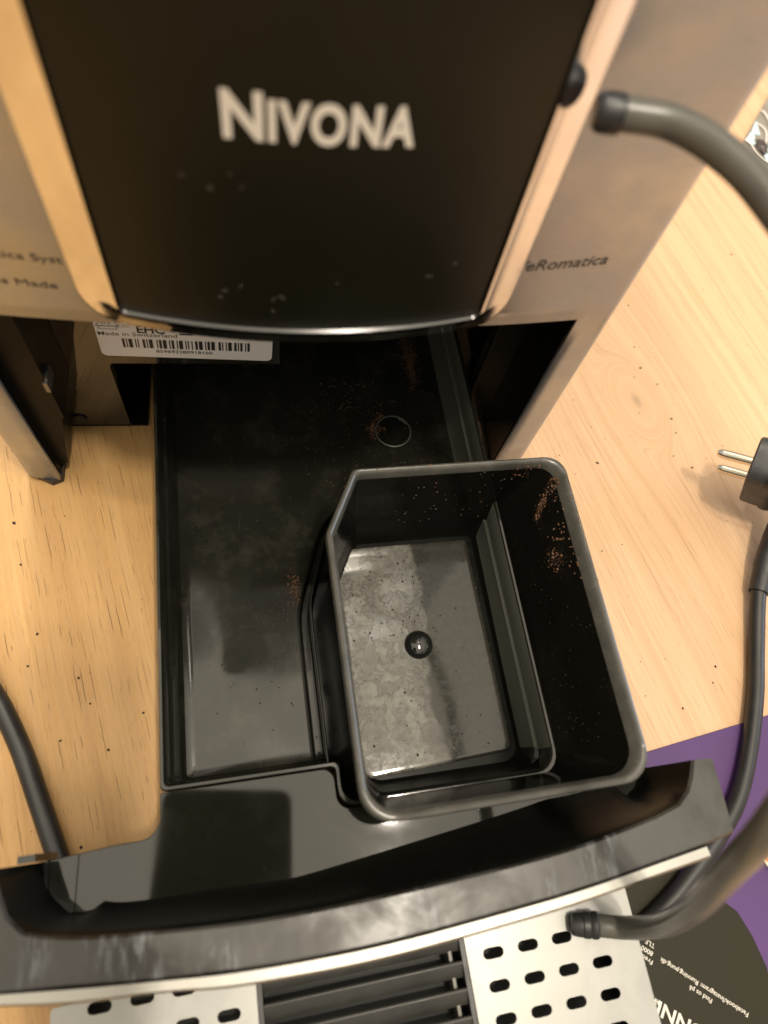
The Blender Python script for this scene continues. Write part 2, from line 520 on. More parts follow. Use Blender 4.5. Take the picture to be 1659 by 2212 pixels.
# ------------------------------------------------------------------ the table
bm = bmesh.new()
box(bm, -750, 950, -620, 800, -32, 0)
tbl = link("table", bm, M['wood'], smooth=0)
tag(tbl, "light oak table top with open grain and one round knot under the coffee machine", "table")

# ------------------------------------------------------------------ coffee machine
XM = -6.0
def front_y(x): return -35.7 + 0.00055 * (x - XM) ** 2
machine = thing("coffee_machine", "coffee machine with black glass front, chrome frame and beige brushed steel housing", "coffee machine")

# steel housing front: one bowed sheet, opening for the tray left out, corners turned back into the sides
path = []
half_in, half_str, half_out, R_c = 102.0, 112.0, 118.0, 6.0
def front_path():
    pts = []
    for k in range(7):                                 # right corner seen from above, mirrored below
        th = math.pi / 2 * k / 6
        pts.append((half_str + R_c * math.sin(th), front_y(XM + half_str) + R_c * (1 - math.cos(th)) + 0.6 * math.sin(th)))
    return pts
corner = front_path()
inner = [i * half_in / 10 for i in range(0, 11)]
right = [(d, front_y(XM + d)) for d in inner] + [(107, front_y(XM + 107))] + corner + [(half_out, 60), (half_out, 290)]
full = [(-d, y) for d, y in reversed(right[1:])] + right
zs = [4.0, 30, 60, 90, 117.5, 125, 160, 200, 250, 300, 340]
bm = bmesh.new()
grid = [[bm.verts.new((XM + d + (-0.0), y, z)) for d, y in full] for z in zs]
for r in range(len(zs) - 1):
    for c in range(len(full) - 1):
        d0 = full[c][0]; d1 = full[c + 1][0]
        if zs[r] < 117 and abs(d0 + d1) / 2 < half_in: continue
        bm.faces.new((grid[r][c], grid[r][c + 1], grid[r + 1][c + 1], grid[r + 1][c]))
bmesh.ops.delete(bm, geom=[v for v in bm.verts if not v.link_faces], context='VERTS')
housing = link("front_housing", bm, M['steel'], machine)
sol = housing.modifiers.new("sheet", 'SOLIDIFY'); sol.thickness = 0.0016; sol.offset = -1
# black side walls of the tray bay, guide blocks and feet
for s in (-1, 1):
    bm = bmesh.new()
    xi = XM + s * 102.3; xo = XM + s * 115.5
    box(bm, min(xi, xo), max(xi, xo), -26.5 if s < 0 else -26.5, 280, 3, 330)
    link("side_wall", bm, M['shell'], machine)
    bm = bmesh.new()
    poly = [(XM + s * 101.5, -29.0), (XM + s * 106, -31.0), (XM + s * 113, -27.5), (XM + s * 117.2, -22), (XM + s * 117.2, 40), (XM + s * 101.5, 40)]
    if s < 0: poly = list(reversed(poly))
    prism(bm, fillet(poly, [1, 2, 3, 3, 1, 1], 3), 0.2, 3.9)
    link("foot", bm, M['rubber'], machine)
bm = bmesh.new()
prism(bm, [(-110, 119), (-95, 119), (-95.4, 47), (-97, 44), (-104, 9), (-110, 6)], -24, -0.4, 'y')
guide = link("guide_block", bm, M['shell'], machine)
bm = bmesh.new()
box(bm, -96, -94.3, -24, -17, 71.8, 73.2)
box(bm, -96.2, -94.7, -25, -16, 66, 71.6)
link("latch", bm, M['plate'], guide, smooth=0)
# polished wall at the back of the bay with the cut-out the tray runs through
bm = bmesh.new()
poly = [(-109, 2.5), (-79.3, 2.5)] + [(-79.0, 48.0), (-78.0, 50.7)] + [(-8, 50.7), (-8, 112), (83, 112), (83, 2.5), (98, 2.5), (98, 119), (-109, 119)]
prism(bm, poly, 0, 5, 'y')
wall = link("bay_wall", bm, M['wall'], machine, smooth=0)
bm = bmesh.new()
lathe(bm, [(3.4, -0.9), (3.4, -0.2), (2.6, 0.0), (2.6, 2.0)], (-101.2, 0.0, 8.0), (0, 1, 0), 20)
link("screw_hole", bm, M['groove'], wall)
bm = bmesh.new()
box(bm, 83.0, 84.6, -1.6, -0.1, 3, 116)
link("rib", bm, M['shell'], wall)
bm = bmesh.new()
box(bm, XM - 101.8, XM + 101.8, -27.5, 4, 119.2, 126)
box(bm, XM - 101.8, XM + 101.8, 5.5, 270, 118.8, 126)
box(bm, XM - 101.8, XM + 101.8, 262, 270, 3, 118.5)
link("bay_ceiling", bm, M['shell'], machine, smooth=0)
bm = bmesh.new()
box(bm, XM - 101.8, -71.5, 0.4, 262, 0.6, 2.2)
link("base_plate", bm, M['shell'], machine, smooth=0)
bm = bmesh.new()
box(bm, XM - 115, XM + 115, -24, 285, 331, 338)
link("top_cover", bm, M['shell'], machine)

# ---- door: convex chrome frame round a black glass panel
DX = -1.3
def door_loop(half, zb, yedge, ymid, rad, ztop=336.0, seg=8):
    pts = fillet([(-half, zb), (half, zb), (half, ztop), (-half, ztop)], [rad, rad, 1.0, 1.0], seg)
    dense = []
    n = len(pts)
    for i in range(n):                                  # extra points along the bottom so that it can bow
        a, b = pts[i], pts[(i + 1) % n]
        dense.append(a)
        if abs(a[1] - zb) < 1e-3 and abs(b[1] - zb) < 1e-3 and b[0] - a[0] > 5:
            for k in range(1, 16): dense.append((a[0] + (b[0] - a[0]) * k / 16, zb))
        if a[0] > 0 and b[0] < 0 and a[1] > 300:
            for k in range(1, 16): dense.append((a[0] + (b[0] - a[0]) * k / 16, ztop))
    return [(DX + x, ymid + (yedge - ymid) * (x / half) ** 2, z) for x, z in dense]
L0 = door_loop(66.5, 124.3, -31.0, -38.0, 12)
L1 = door_loop(66.5, 124.3, -36.0, -46.0, 12)
L2 = door_loop(65.9, 124.9, -37.4, -47.0, 11.6)
L3a = door_loop(64.2, 126.6, -38.9, -48.3, 11.0)
L3 = door_loop(61.2, 129.6, -40.2, -49.2, 9.5)
L4 = door_loop(53.2, 140.2, -49.2, -55.8, 3.2)
L5 = door_loop(51.7, 141.7, -50.4, -56.9, 2.4)
L6 = door_loop(51.3, 142.3, -47.0, -53.0, 2.4)
bm = bmesh.new()
loft(bm, [L0, L1, L2, L3a, L3, L4, L5, L6])
door = link("door", bm, M['chrome'], machine, smooth=30)
bm = bmesh.new()
def glass_y(x, dy=0.0): return -55.6 + 6.2 * ((x - DX) / 51.4) ** 2 + dy
cols = [DX - 51.3 + 102.6 * k / 24 for k in range(25)]
front = [[bm.verts.new((x, glass_y(x), z)) for x in cols] for z in (142.1, 335.5)]
back = [[bm.verts.new((x, glass_y(x) + 3, z)) for x in cols] for z in (142.1, 335.5)]
for c in range(24):
    bm.faces.new((front[0][c], front[0][c + 1], front[1][c + 1], front[1][c]))
    bm.faces.new((back[0][c], back[1][c], back[1][c + 1], back[0][c + 1]))
    bm.faces.new((front[0][c], back[0][c], back[0][c + 1], front[0][c + 1]))
    bm.faces.new((front[1][c], front[1][c + 1], back[1][c + 1], back[1][c]))
bm.faces.new((front[0][0], front[1][0], back[1][0], back[0][0])); bm.faces.new((front[0][24], back[0][24], back[1][24], front[1][24]))
glass = link("glass_panel", bm, M['glass'], door)
# the wordmark: a tall N, then capitals
def on_glass(p): return Vector((p.x, glass_y(p.x) - 0.12, p.z))
text_mesh("wordmark", "N", 14.2, (-20.6, -56, 201.0), (1, 0, 0), (0, 0, 1), M['logo'], door, width=8.2, bold=0.032, warp=on_glass)
text_mesh("wordmark", "IVONA", 12.2, (-11.3, -56, 201.0), (1, 0, 0), (0, 0, 1), M['logo'], door, width=30.6, bold=0.038, warp=on_glass, space=1.12)
# drips on the glass
bm = bmesh.new()
for (x, z, r) in [(-24, 188, 0.8), (-19, 192, 0.5), (-17, 188.5, 0.4), (-9, 155, 1.0), (-10.2, 153.6, 0.7), (-23, 156, 0.8), (-24.5, 153, 0.7), (-19, 157.5, 0.5), (-11, 149, 0.45), (31, 161, 0.8), (37, 165, 0.7), (6, 160, 0.35), (-30, 190, 0.5)]:
    for k in range(3):
        xx = x + rnd.uniform(-1, 1) * r; zz = z + rnd.uniform(-1, 1) * r
        lathe(bm, [(r * 0.6, 0), (r * 0.55, 0.06), (r * 0.2, 0.1)], (xx, glass_y(xx) - 0.02, zz), (0, -1, 0), 9)
o = link("dried_drips", bm, plain("dried_drip", (0.035, 0.032, 0.026), 0.4), door); o['kind'] = 'stuff'

def on_front(p): return Vector((p.x, front_y(p.x) - 0.12, p.z))
text_mesh("lettering", "CafeRomatica", 6.2, (58.2, -33, 142.3), (1, 0, 0.055), (0.14, 0, 1), M['etch'], housing, width=36.2, bold=0.006, warp=on_front)
text_mesh("lettering", "Aromatica System", 4.0, (-101.5, -33, 143.2), (1, 0, -0.04), (0, 0, 1), M['etch'], housing, width=39.0, warp=on_front)
text_mesh("lettering", "Swiss Made", 4.0, (-98.5, -33, 132.4), (1, 0, -0.04), (0, 0, 1), M['etch'], housing, width=25.2, warp=on_front)

# ---- rating label on the bay wall
bm = bmesh.new()
lp = [(-80.0, 56.6), (-11.4, 53.2), (-9.2, 98.0), (-77.8, 101.4)]
prism(bm, fillet(lp, 2.4, 4), -0.35, -0.05, 'y')
rating = link("rating_label", bm, M['white'], wall)
ex = Vector((68.6, 0, -3.4)).normalized(); ez_ = Vector((3.4, 0, 68.6)).normalized()
def on_label(x, z): return (x, -0.36, z)
# bars
bm = bmesh.new()
bits = "1101011100101000110101110001011011100101100101110010100100110111001011011100011010010111001101011001011"
x0 = Vector(on_label(-70.6, 62.1)); n_ = len(bits); wbit = 50.3 / n_
i = 0
while i < n_:
    if bits[i] == '1':
        j = i
        while j < n_ and bits[j] == '1': j += 1
        a = x0 + ex * (i * wbit); b = x0 + ex * (j * wbit)
        q = [a, b, b + ez_ * 5.5, a + ez_ * 5.5]
        bm.faces.new([bm.verts.new((p.x, -0.42, p.z)) for p in q])
        i = j
    else: i += 1
link("barcode", bm, M['ink'], wall, smooth=0)
text_mesh("label_print", "859692280918160", 2.6, on_label(-58.4, 58.7), ex, ez_, M['ink'], wall, width=22.6, bold=0.012)
text_mesh("label_print", "Made in Switzerland", 3.2, on_label(-78.9, 69.7), ex, ez_, M['ink'], wall, width=30.0, bold=0.004)
text_mesh("label_print", "EHC", 6.0, on_label(-63.9, 71.2), ex, ez_, M['ink'], wall, width=10.6, bold=0.03)
text_mesh("label_print", "EAC", 2.6, on_label(-70.4, 74.3), ex, ez_, plain("faded_ink", (0.35, 0.28, 0.2), 0.5), wall, width=5.0)
bm = bmesh.new()
a = x0 + ex * 22.6 + ez_ * 9.0
bm.faces.new([bm.verts.new((p.x, -0.42, p.z)) for p in (a, a + ex * 5.2, a + ex * 5.2 + ez_ * 0.8, a + ez_ * 0.8)])
link("label_print", bm, M['ink'], wall, smooth=0)
bm = bmesh.new()
for (p0, p1, wd) in [((-77.6, 73.6), (-70.9, 73.2), 0.28), ((-77.5, 75.2), (-70.7, 74.9), 0.28), ((-77.6, 73.6), (-77.5, 75.2), 0.3), ((-70.9, 73.2), (-70.7, 74.9), 0.3),
                     ((-78.4, 75.4), (-75.4, 79.0), 0.3), ((-75.4, 79.0), (-72.8, 79.0), 0.3), ((-72.8, 79.0), (-69.9, 75.0), 0.3), ((-78.4, 75.4), (-69.9, 75.0), 0.3)]:
    a = Vector((p0[0], 0, p0[1])); b = Vector((p1[0], 0, p1[1])); d = (b - a).normalized(); nn = Vector((-d.z, 0, d.x)) * wd / 2
    bm.faces.new([bm.verts.new((p.x, -0.42, p.z)) for p in (a - nn, b - nn, b + nn, a + nn)])
link("label_print", bm, M['ink'], wall, smooth=0)
text_mesh("label_print", "D E", 1.7, on_label(-76.2, 76.3), ex, ez_, M['ink'], wall, width=3.4, bold=0.02)
text_mesh("label_print", "220-240 V 50/60 Hz 1465 W", 3.6, on_label(-76.0, 90.5), ex, ez_, M['ink'], wall, width=52, bold=0.01)
text_mesh("label_print", "CE", 6.0, on_label(-38, 81), ex, ez_, M['ink'], wall, width=9, bold=0.01)

# ------------------------------------------------------------------ drip tray (own axes: turned 3.2 degrees)
ROT = math.radians(3.2)
TO = (15.0, -170.0, 0.0)
tray = thing("drip_tray", "black drip tray pulled out of the machine, wet inside, with silver edged front lip", "drip tray", TO, ROT)

# basin
bp_ = [(-69, 5), (-8, 5), (-8, -9), (76, -9), (76, 240), (-69, 240)]
br = [2, 2, 6, 8, 8, 8]
def bl(d, z, rr=0.0): return at(fillet(inset(bp_, d), [max(0.3, x - rr) for x in br], 5), z)
bm = bmesh.new()
loft(bm, [bl(1.5, 0.5), bl(0.6, 1.6), bl(0.0, 34.2), bl(0.4, 35.0), bl(1.3, 35.0), bl(1.7, 34.3), bl(2.2, 22), bl(3.3, 21.0), bl(4.6, 7.5), bl(5.6, 4.8), bl(7.5, 4.0), bl(10, 4.0)])
for f in bm.faces:
    c_ = f.calc_center_median()
    f.normal_update()
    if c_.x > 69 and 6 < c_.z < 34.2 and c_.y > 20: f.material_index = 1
basin = link("basin", bm, M['basin'], tray, smooth=40, mats=[M['basin'], M['sheen']])
# round dimple with a raised edge at the back of the basin
bm = bmesh.new()
lathe(bm, [(9.6, 0), (9.2, 0.8), (8.6, 0.9), (8.1, 0.35), (0.05, 0.25)], (42.2, 161.0, 3.9), (0, 0, 1), 40)
link("dimple", bm, M['shelf'], basin)
bm = bmesh.new()
tube(bm, [(42.2 + 8.9 * math.cos(k * math.pi / 24), 161 + 8.9 * math.sin(k * math.pi / 24), 4.75) for k in range(-16, 33)], 0.32, 8)
link("dimple_edge", bm, M['sheen'], basin)  # pale ring painted in place of the rim highlight
# low wall that fences the bin pocket
def offset_path(pts, d):
    out = []
    for i, p in enumerate(pts):
        t = (Vector(pts[min(i + 1, len(pts) - 1)]) - Vector(pts[max(i - 1, 0)])).normalized()
        out.append((p[0] - t.y * d, p[1] + t.x * d))
    return out
dv = catmull([(-9.5, 6.5, 0), (-9.6, 30, 0), (-9.8, 62, 0), (-8.6, 74, 0), (-3.5, 89, 0), (2, 104, 0), (9, 113.5, 0), (20, 116, 0), (45, 116, 0), (69, 116, 0)], 6)
dv = [(p.x, p.y) for p in dv]
for nm, off, zt, wd in (("divider", 0.0, 24.0, 1.1), ("divider_step", 4.4, 9.0, 0.9)):
    bm = bmesh.new()
    loops = []
    for i in range(len(dv)):
        row = []
        for dd, zz in ((-wd / 2 - 0.7, 3.6), (-wd / 2, zt - 0.7), (-wd * 0.34, zt - 0.2), (0, zt), (wd * 0.34, zt - 0.2), (wd / 2, zt - 0.7), (wd / 2 + 0.7, 3.6)):
            q_ = offset_path(dv, off + dd)[i]; row.append((q_[0], q_[1], zz))
        loops.append(row)
    loft(bm, loops)
    link(nm, bm, M['shelf'], tray, smooth=60)

# front lip: U-shaped rim around the glossy shelf
outer = [(-119, -11.5, 0), (-119, -24, 0), (-118.6, -36.0, 0), (-116.0, -40.0, 0)] + [tuple(p) for p in catmull([(-106.2, -41.9, 0), (-70.5, -45.4, 0), (-39.2, -47.6, 0), (-1.9, -47.8, 0), (41.8, -45.2, 0), (65.1, -43.2, 0), (90.1, -40.1, 0)], 6)] + [(107.3, -37.9, 0), (118.3, -35.8, 0), (118.8, -24, 0), (119.1, -12.4, 0)]
innerp = [(-109.8, -11.2, 0), (-108.2, -16.6, 0), (-105.6, -23.6, 0), (-100.8, -28.6, 0)] + [tuple(p) for p in catmull([(-95.1, -30.3, 0), (-76.7, -33.0, 0), (-38.3, -35.6, 0), (-0.0, -35.3, 0), (44.6, -33.2, 0), (68.6, -30.9, 0), (92.8, -26.9, 0)], 6)] + [(101.2, -24.6, 0), (105.9, -21.0, 0), (108.6, -17.0, 0), (111.0, -12.0, 0)]
def foot(p):
    ks = [(-130, 3.0), (-104, 3.5), (-92, 6.0), (-50, 7.5), (-28, 7.5), (10, 11.0), (60, 15.0), (92, 11.0), (104, 5.0), (130, 3.0)]
    for (a, fa), (b, fb) in zip(ks[:-1], ks[1:]):
        if a <= p <= b: return fa + (fb - fa) * (p - a) / (b - a)
    return 3.0
bm = bmesh.new()
loops = []
nn_ = len(outer)
for i in range(nn_):
    O = Vector(outer[i]); I = Vector(innerp[i]); d = (I - O); d.z = 0; ln = d.length; d.normalize()
    def P(base, k, z): v = base + d * k; return (v.x, v.y, z)
    fo = foot(O.x)
    loops.append([P(O, 0.0, 1.5), P(O, 0.0, 65.0), P(O, 0.9, 66.1), P(I, -0.9, 66.1), P(I, 0.0, 65.2), P(I, 0.12 * fo, 58.0), P(I, 0.36 * fo, 48.0), P(I, 0.64 * fo, 40.0), P(I, 0.86 * fo, 35.8), P(I, fo, 34.38), P(I, fo + 0.6, 33.9), P(I, fo + 0.6, 1.5)])
loft(bm, loops)
for f in bm.faces:
    zc = f.calc_center_median().z
    f.material_index = 1 if 20 < zc < 64.9 else 0
lip = link("front_lip", bm, M['rim'], tray, smooth=40, mats=[M['rim'], M['lipin']])
# silver fascia in front of the lip
bm = bmesh.new(); loops = []
for i in range(1, nn_ - 3):
    O = Vector(outer[i]); I = Vector(innerp[i]); d = (O - I); d.normalize()
    if i <= 3: d = Vector((-0.55, -0.83, 0)) if i > 1 else Vector((-1, 0, 0))
    if i == nn_ - 4: d = Vector((0.15, -1, 0)).normalized()
    def P(k, z): v = O + d * k; return (v.x, v.y, z)
    loops.append([P(0.25, 2.0), P(0.25, 64.2), P(0.5, 65.0), P(3.2, 65.0), P(4.0, 64.2), P(4.4, 50.0), P(4.8, 2.0)])
loft(bm, loops)
link("fascia", bm, M['silver'], tray, smooth=40)
# shelf the drip grid normally rests on
sp = [(-119, -11.0), (-83, -9.4), (-69.0, -9.4), (-69.2, 4.9), (-8.2, 5.0), (-8.2, -9.2), (76, -9.2), (76, -9.3), (130, -11)]
front = [(p[0], p[1] + 1.5) for p in innerp]
poly = [(-109.0, -11.2)] + [(-83, -9.4), (-69.0, -9.3), (-69.0, 4.7), (-8.6, 4.7), (-8.4, -9.6), (76, -9.6), (110.5, -11.4), (107, -18), (100, -23.0), (92, -25.0), (72, -28.3), (35, -32.7), (-1.3, -35), (-34, -34.7), (-66, -32.5), (-94, -29.0), (-102, -25.5), (-106, -20)]
poly = list(reversed(poly))
ln_ = len(poly)
rad = [0.3] * ln_
def setr(pt, r):
    for i, p in enumerate(poly):
        if abs(p[0] - pt[0]) < 0.05 and abs(p[1] - pt[1]) < 0.05: rad[i] = r
setr((-69.0, -9.3), 13); setr((-8.6, 4.7), 4.5); setr((-8.4, -9.6), 5); setr((-69.0, 4.7), 1.0)
sh = fillet(poly, rad, 8)
if area(sh) < 0: sh.reverse()
bm = bmesh.new()
loft(bm, [at(sh, 28.5), at(sh, 34.3)])
shelf = link("shelf", bm, M['shelf'], tray, smooth=30)
bv = shelf.modifiers.new("edge", 'BEVEL'); bv.width = 0.0005; bv.segments = 2; bv.limit_method = 'ANGLE'; bv.angle_limit = math.radians(60)
# ridges and upright tab on the left wing
bm = bmesh.new()
box(bm, -105.3, -104.2, -29.0, -11.0, 34.0, 35.4)
link("ridge", bm, M['shelf'], shelf)
bm = bmesh.new()
prism(bm, [(-97.5, -29.3), (-96.2, -29.5), (-95.0, -10.6), (-97.2, -10.6)], 34.0, 35.0)
link("ridge", bm, M['shelf'], shelf)
bm = bmesh.new()
box(bm, -109.0, -103.9, -10.8, -8.6, 26, 50)
link("tab", bm, M['shelf'], tray)
bm = bmesh.new()
lathe(bm, [(4.3, 0), (4.25, 0.05), (3.95, 0.05), (3.9, 0.015), (0.05, 0.015)], (-31.5, -24.0, 34.31), (0, 0, 1), 36)
link("ejector_mark", bm, M['shelf'], shelf, smooth=2)

# ------------------------------------------------------------------ grounds container standing in the tray
binT = thing("grounds_container", "black plastic coffee grounds bin with rounded rim, its sheen painted grey, standing in the drip tray", "container", (TO[0], TO[1], -1.1), ROT)
rimp = [(-3.4, -16.2), (97.0, -16.2), (96.6, 109.4), (9.4, 110.0), (-3.9, 84.0)]
rr = [11, 11, 8, 3.0, 6]
# how far the inner wall has moved in at a given height, per edge: front, right, back, chamfer, left
def wall_in(z):
    k = (66.0 - z) / 60.0
    right_ = 2.8 + 16.2 * min(1, (66 - z) / 36.0) if z > 30.5 else 20.6 + 5.4 * ((30.2 - z) / 24.0)
    front_ = 2.8 + 6.6 * min(1, (66 - z) / 36.0) if z > 30.5 else 11.0 + 3.6 * ((30.2 - z) / 24.0)
    back_ = 2.8 + 5.2 * k
    ch_ = 2.8 + 5.8 * k
    left_ = 2.8 + 6.2 * k
    return [front_, right_, back_, ch_, left_]
def bin_loop(d, z, r=0.0):
    return at(fillet(inset(rimp, d), [max(0.6, x - r) for x in rr], 7), z)
bm = bmesh.new()
def out_in(z):
    w_ = wall_in(z); return [max(0.3, x - 2.2) for x in w_]
loft(bm, [bin_loop([x + 1 for x in out_in(6)], 5.2, 2), bin_loop(out_in(7), 6.4, 2), bin_loop(out_in(30.3), 30.3, 1.5), bin_loop(out_in(30.6), 31, 1.5), bin_loop([0.5] * 5, 60.5, 0.3),
          bin_loop([0] * 5, 61.0), bin_loop([0] * 5, 64.9), bin_loop([0.4] * 5, 65.8), bin_loop([1.2] * 5, 66.2), bin_loop([2.0] * 5, 65.9), bin_loop([2.6] * 5, 65.0),
          bin_loop(wall_in(62), 62, 1.5), bin_loop(wall_in(45), 45, 2), bin_loop(wall_in(30.8), 30.8, 2.5),
          bin_loop([a + b for a, b in zip(wall_in(30.8), (0.9, 0.9, 0.1, 0.1, 0.1))], 30.3, 3), bin_loop(wall_in(18), 18, 3.5), bin_loop(wall_in(9), 9, 4), bin_loop([x + 1.0 for x in wall_in(7.2)], 7.2, 4.5)])
for f in bm.faces:
    if min(v.co.z for v in f.verts) > 60.8: f.material_index = 1
    elif max(v.co.z for v in f.verts) < 30.9: f.material_index = 2
body = link("bin_body", bm, M['bin'], binT, smooth=38, mats=[M['bin'], M['binrim'], M['lipin']])
# raised floor plate with a bright bevelled edge, and the round boss
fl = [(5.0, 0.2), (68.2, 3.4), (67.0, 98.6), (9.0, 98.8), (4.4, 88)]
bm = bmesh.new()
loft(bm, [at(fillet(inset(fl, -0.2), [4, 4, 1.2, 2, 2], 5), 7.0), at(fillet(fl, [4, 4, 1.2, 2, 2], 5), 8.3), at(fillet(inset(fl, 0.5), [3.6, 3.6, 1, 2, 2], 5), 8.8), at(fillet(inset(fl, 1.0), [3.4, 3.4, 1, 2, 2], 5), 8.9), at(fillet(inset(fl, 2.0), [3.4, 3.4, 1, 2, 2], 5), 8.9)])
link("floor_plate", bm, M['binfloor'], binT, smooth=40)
bm = bmesh.new()
prof = [(6.3, 0.0), (6.1, 0.4)] + [(6.0 * math.cos(t * math.pi / 20), 0.6 + 2.9 * math.sin(t * math.pi / 20)) for t in range(0, 11)]
lathe(bm, prof, (36.0, 51.4, 8.85), (0, 0, 1), 36)
link("boss", bm, plain("boss_plastic", (0.010, 0.010, 0.009), 0.09), binT)

# ------------------------------------------------------------------ drip grid lying in front
GA = math.radians(4.0)
grid_t = thing("drip_grid", "loose steel drip grid with slotted side plates and black louvred middle lying on the table", "drip grid", (10, -226.0, 0), GA)
# local: x right, y away
def slot(cx, cy, L=7.7, W=3.5, seg=5):
    r = W / 2; out = []
    for s, base in ((1, -90), (-1, 90)):
        for k in range(seg + 1):
            th = math.radians(base + 180 * k / seg)
            out.append((cx + s * (L / 2 - r) + r * math.cos(th), cy + r * math.sin(th)))
    return out
def side_plate(x0, x1, holes, y1=0.0, name="slotted_plate"):
    bm = bmesh.new()
    plate_with_holes(bm, fillet([(x0, -96), (x1, -96), (x1, y1), (x0, y1)], 1.2, 3), holes, 19.0, 20.0)
    o = link(name, bm, M['plate'], grid_t, smooth=40)
    return o
right_holes = [slot(49.4 + 13.0 * c, -8.5 - 9.9 * r) for r in range(8) for c in range(4) if not (r == 0 and c == 3)]
left_holes = [slot(-83.0 + 13.3 * c + (0.0 if r % 2 == 0 else 0.6), 0.3 - 9.9 * r) for r in range(0, 9) for c in range(4)]
pl = side_plate(-98.0, -33.2, left_holes, 2.8)
pr = side_plate(39.8, 104.0, right_holes, 5.5)
for (x0, x1, pp) in ((-98.2, -97.0, pl), (103.0, 104.4, pr)):
    bm = bmesh.new(); box(bm, x0, x1, -96, 0, 3, 18.9)
    link("turned_edge", bm, M['chrome'], pp)
bm = bmesh.new()
box(bm, -96.8, 102.8, -95.5, -0.5, 1.0, 6.0)
link("grid_base", bm, M['groove'], grid_t)
bm = bmesh.new()
box(bm, -33.0, -31.4, -96, 0, 6.1, 19.6)
link("louvre_frame", bm, M['rubber'], grid_t)
bm = bmesh.new()
box(bm, 38.0, 39.6, -96, 0, 6.1, 19.6)
link("louvre_frame", bm, M['rubber'], grid_t)
slat_me = None
bm = bmesh.new()
prism(bm, fillet([(0.2, 15.2), (0.9, 14.6), (5.6, 17.6), (5.8, 19.0), (5.0, 19.3), (0.4, 17.0)], 0.35, 2), -31.3, 37.9, 'x')
first = link("slat", bm, plain("slat_plastic", (0.030, 0.028, 0.024), 0.38, 0, 0.3, 60), grid_t, smooth=40)
first.location = (0, -6.5 * S, 0)
for k in range(1, 11):
    c = first.copy(); COL.objects.link(c); c.parent = grid_t
    c.location = (0, (-6.5 - 8.1 * k) * S, 0)
bm = bmesh.new()
box(bm, 33.8, 34.9, -95, -1, 8.0, 17.2)
link("louvre_rail", bm, plain("rail_plastic", (0.10, 0.09, 0.07), 0.4), grid_t)

# ------------------------------------------------------------------ milk hose
hose = thing("milk_hose", "grey translucent milk hose looping from the machine to the steel grid, black end fittings", "hose", (97, -226, 0))
H0 = Vector((97, -226, 0))
hp = [(67.9, -45.6, 204.8), (78.6, -48.9, 205.6), (87.2, -58.0, 206.2), (94.8, -71.9, 205.3), (104.0, -105.1, 203.0), (105.2, -138.9, 196.4), (100.5, -167.2, 179.4), (92.6, -191.9, 150.3), (95.3, -203.2, 123.7), (101.8, -215.2, 89.6), (108.4, -224.2, 53.2), (106.6, -227.2, 30.5), (98.6, -226.2, 25.2)]
cpts = [p - H0 for p in catmull(hp, 10)]
bm = bmesh.new(); tube(bm, cpts, 3.75, 24); link("hose_tube", bm, M['hose'], hose, smooth=60)
def fitting(a, b, prof):
    a = Vector(a) - H0; b = Vector(b) - H0
    bm = bmesh.new(); lathe(bm, prof, a, b - a, 24)
    return link("hose_fitting", bm, M['rubber'], hose)
fitting((62.6, -44.6, 204.2), (80, -48.4, 205.6), [(3.2, -1.0), (4.0, -0.2), (4.35, 1.0), (4.35, 4.6), (4.2, 5.2), (3.9, 5.4)])
fitting((92.0, -225.4, 23.6), (105, -227.0, 26.9), [(2.0, -3.0), (3.5, -2.6), (3.9, -1.0), (4.0, 1.0), (4.4, 1.4), (4.4, 3.4), (4.1, 3.8), (4.5, 4.4), (4.5, 6.0), (4.0, 6.6)])

# ------------------------------------------------------------------ mains plug and cord
plug = thing("power_plug", "black mains plug with two bare pins and its cord, right of the machine", "plug", (235, -50, 0))
P0 = Vector((235, -50, 0))
A0 = Vector((202.5, -36.2, 30)); A1 = Vector((214.6, -44.6, 36)); B0 = Vector((211.8, -36.4, 14.4)); B1 = Vector((222.9, -45.2, 20.2))
ax = ((A1 - A0).normalized() + (B1 - B0).normalized()).normalized()
for a0, a1 in ((A0, A1), (B0, B1)):
    bm = bmesh.new()
    L = (a1 - a0).length
    lathe(bm, [(0.9, 0), (1.7, 0.5), (2.2, 1.8), (2.3, 3), (2.3, L + 3)], a0 - P0, ax, 20)
    link("pin", bm, M['brass'], plug)
cface = (A1 + B1) / 2 - ax * 0.3
up_ = (A1 - B1); up_ = (up_ - ax * up_.dot(ax)).normalized(); sd = ax.cross(up_)
def plug_ring(k, wu, ws, r):
    return [tuple(cface - P0 + ax * k + up_ * u + sd * v) for u, v in fillet([(-wu, -ws), (wu, -ws), (wu, ws), (-wu, ws)], r, 6)]
bm = bmesh.new()
loft(bm, [plug_ring(0.0, 15.6, 11.6, 6), plug_ring(0.8, 16.4, 12.4, 6.5), plug_ring(10, 17.0, 13.0, 7), plug_ring(16, 17.0, 13.0, 7), plug_ring(30, 13, 11, 6), plug_ring(38, 9, 9, 5)])
pb = link("plug_body", bm, M['plug'], plug)
bm = bmesh.new()
loft(bm, [plug_ring(9.0, 17.3, 13.4, 7), plug_ring(12.0, 17.7, 13.8, 7), plug_ring(14, 17.3, 13.4, 7)])
link("grip_ring", bm, M['rubber'], pb)
cord = [(246, -52, 22), (241, -62, 17), (233.5, -74, 12), (226.5, -86, 8.5), (218.6, -101, 6.2), (209.6, -127.7, 4.2), (202.0, -148.4, 4.2), (190.8, -171.5, 4.4), (179.6, -189.4, 4.6), (166.8, -202.5, 4.6), (147.7, -217.6, 4.6), (133.0, -227.4, 4.6), (117, -236, 4.6)]
bm = bmesh.new(); tube(bm, [p - P0 for p in catmull(cord, 8)], 3.6, 18); link("cord", bm, M['cord'], plug, smooth=60)
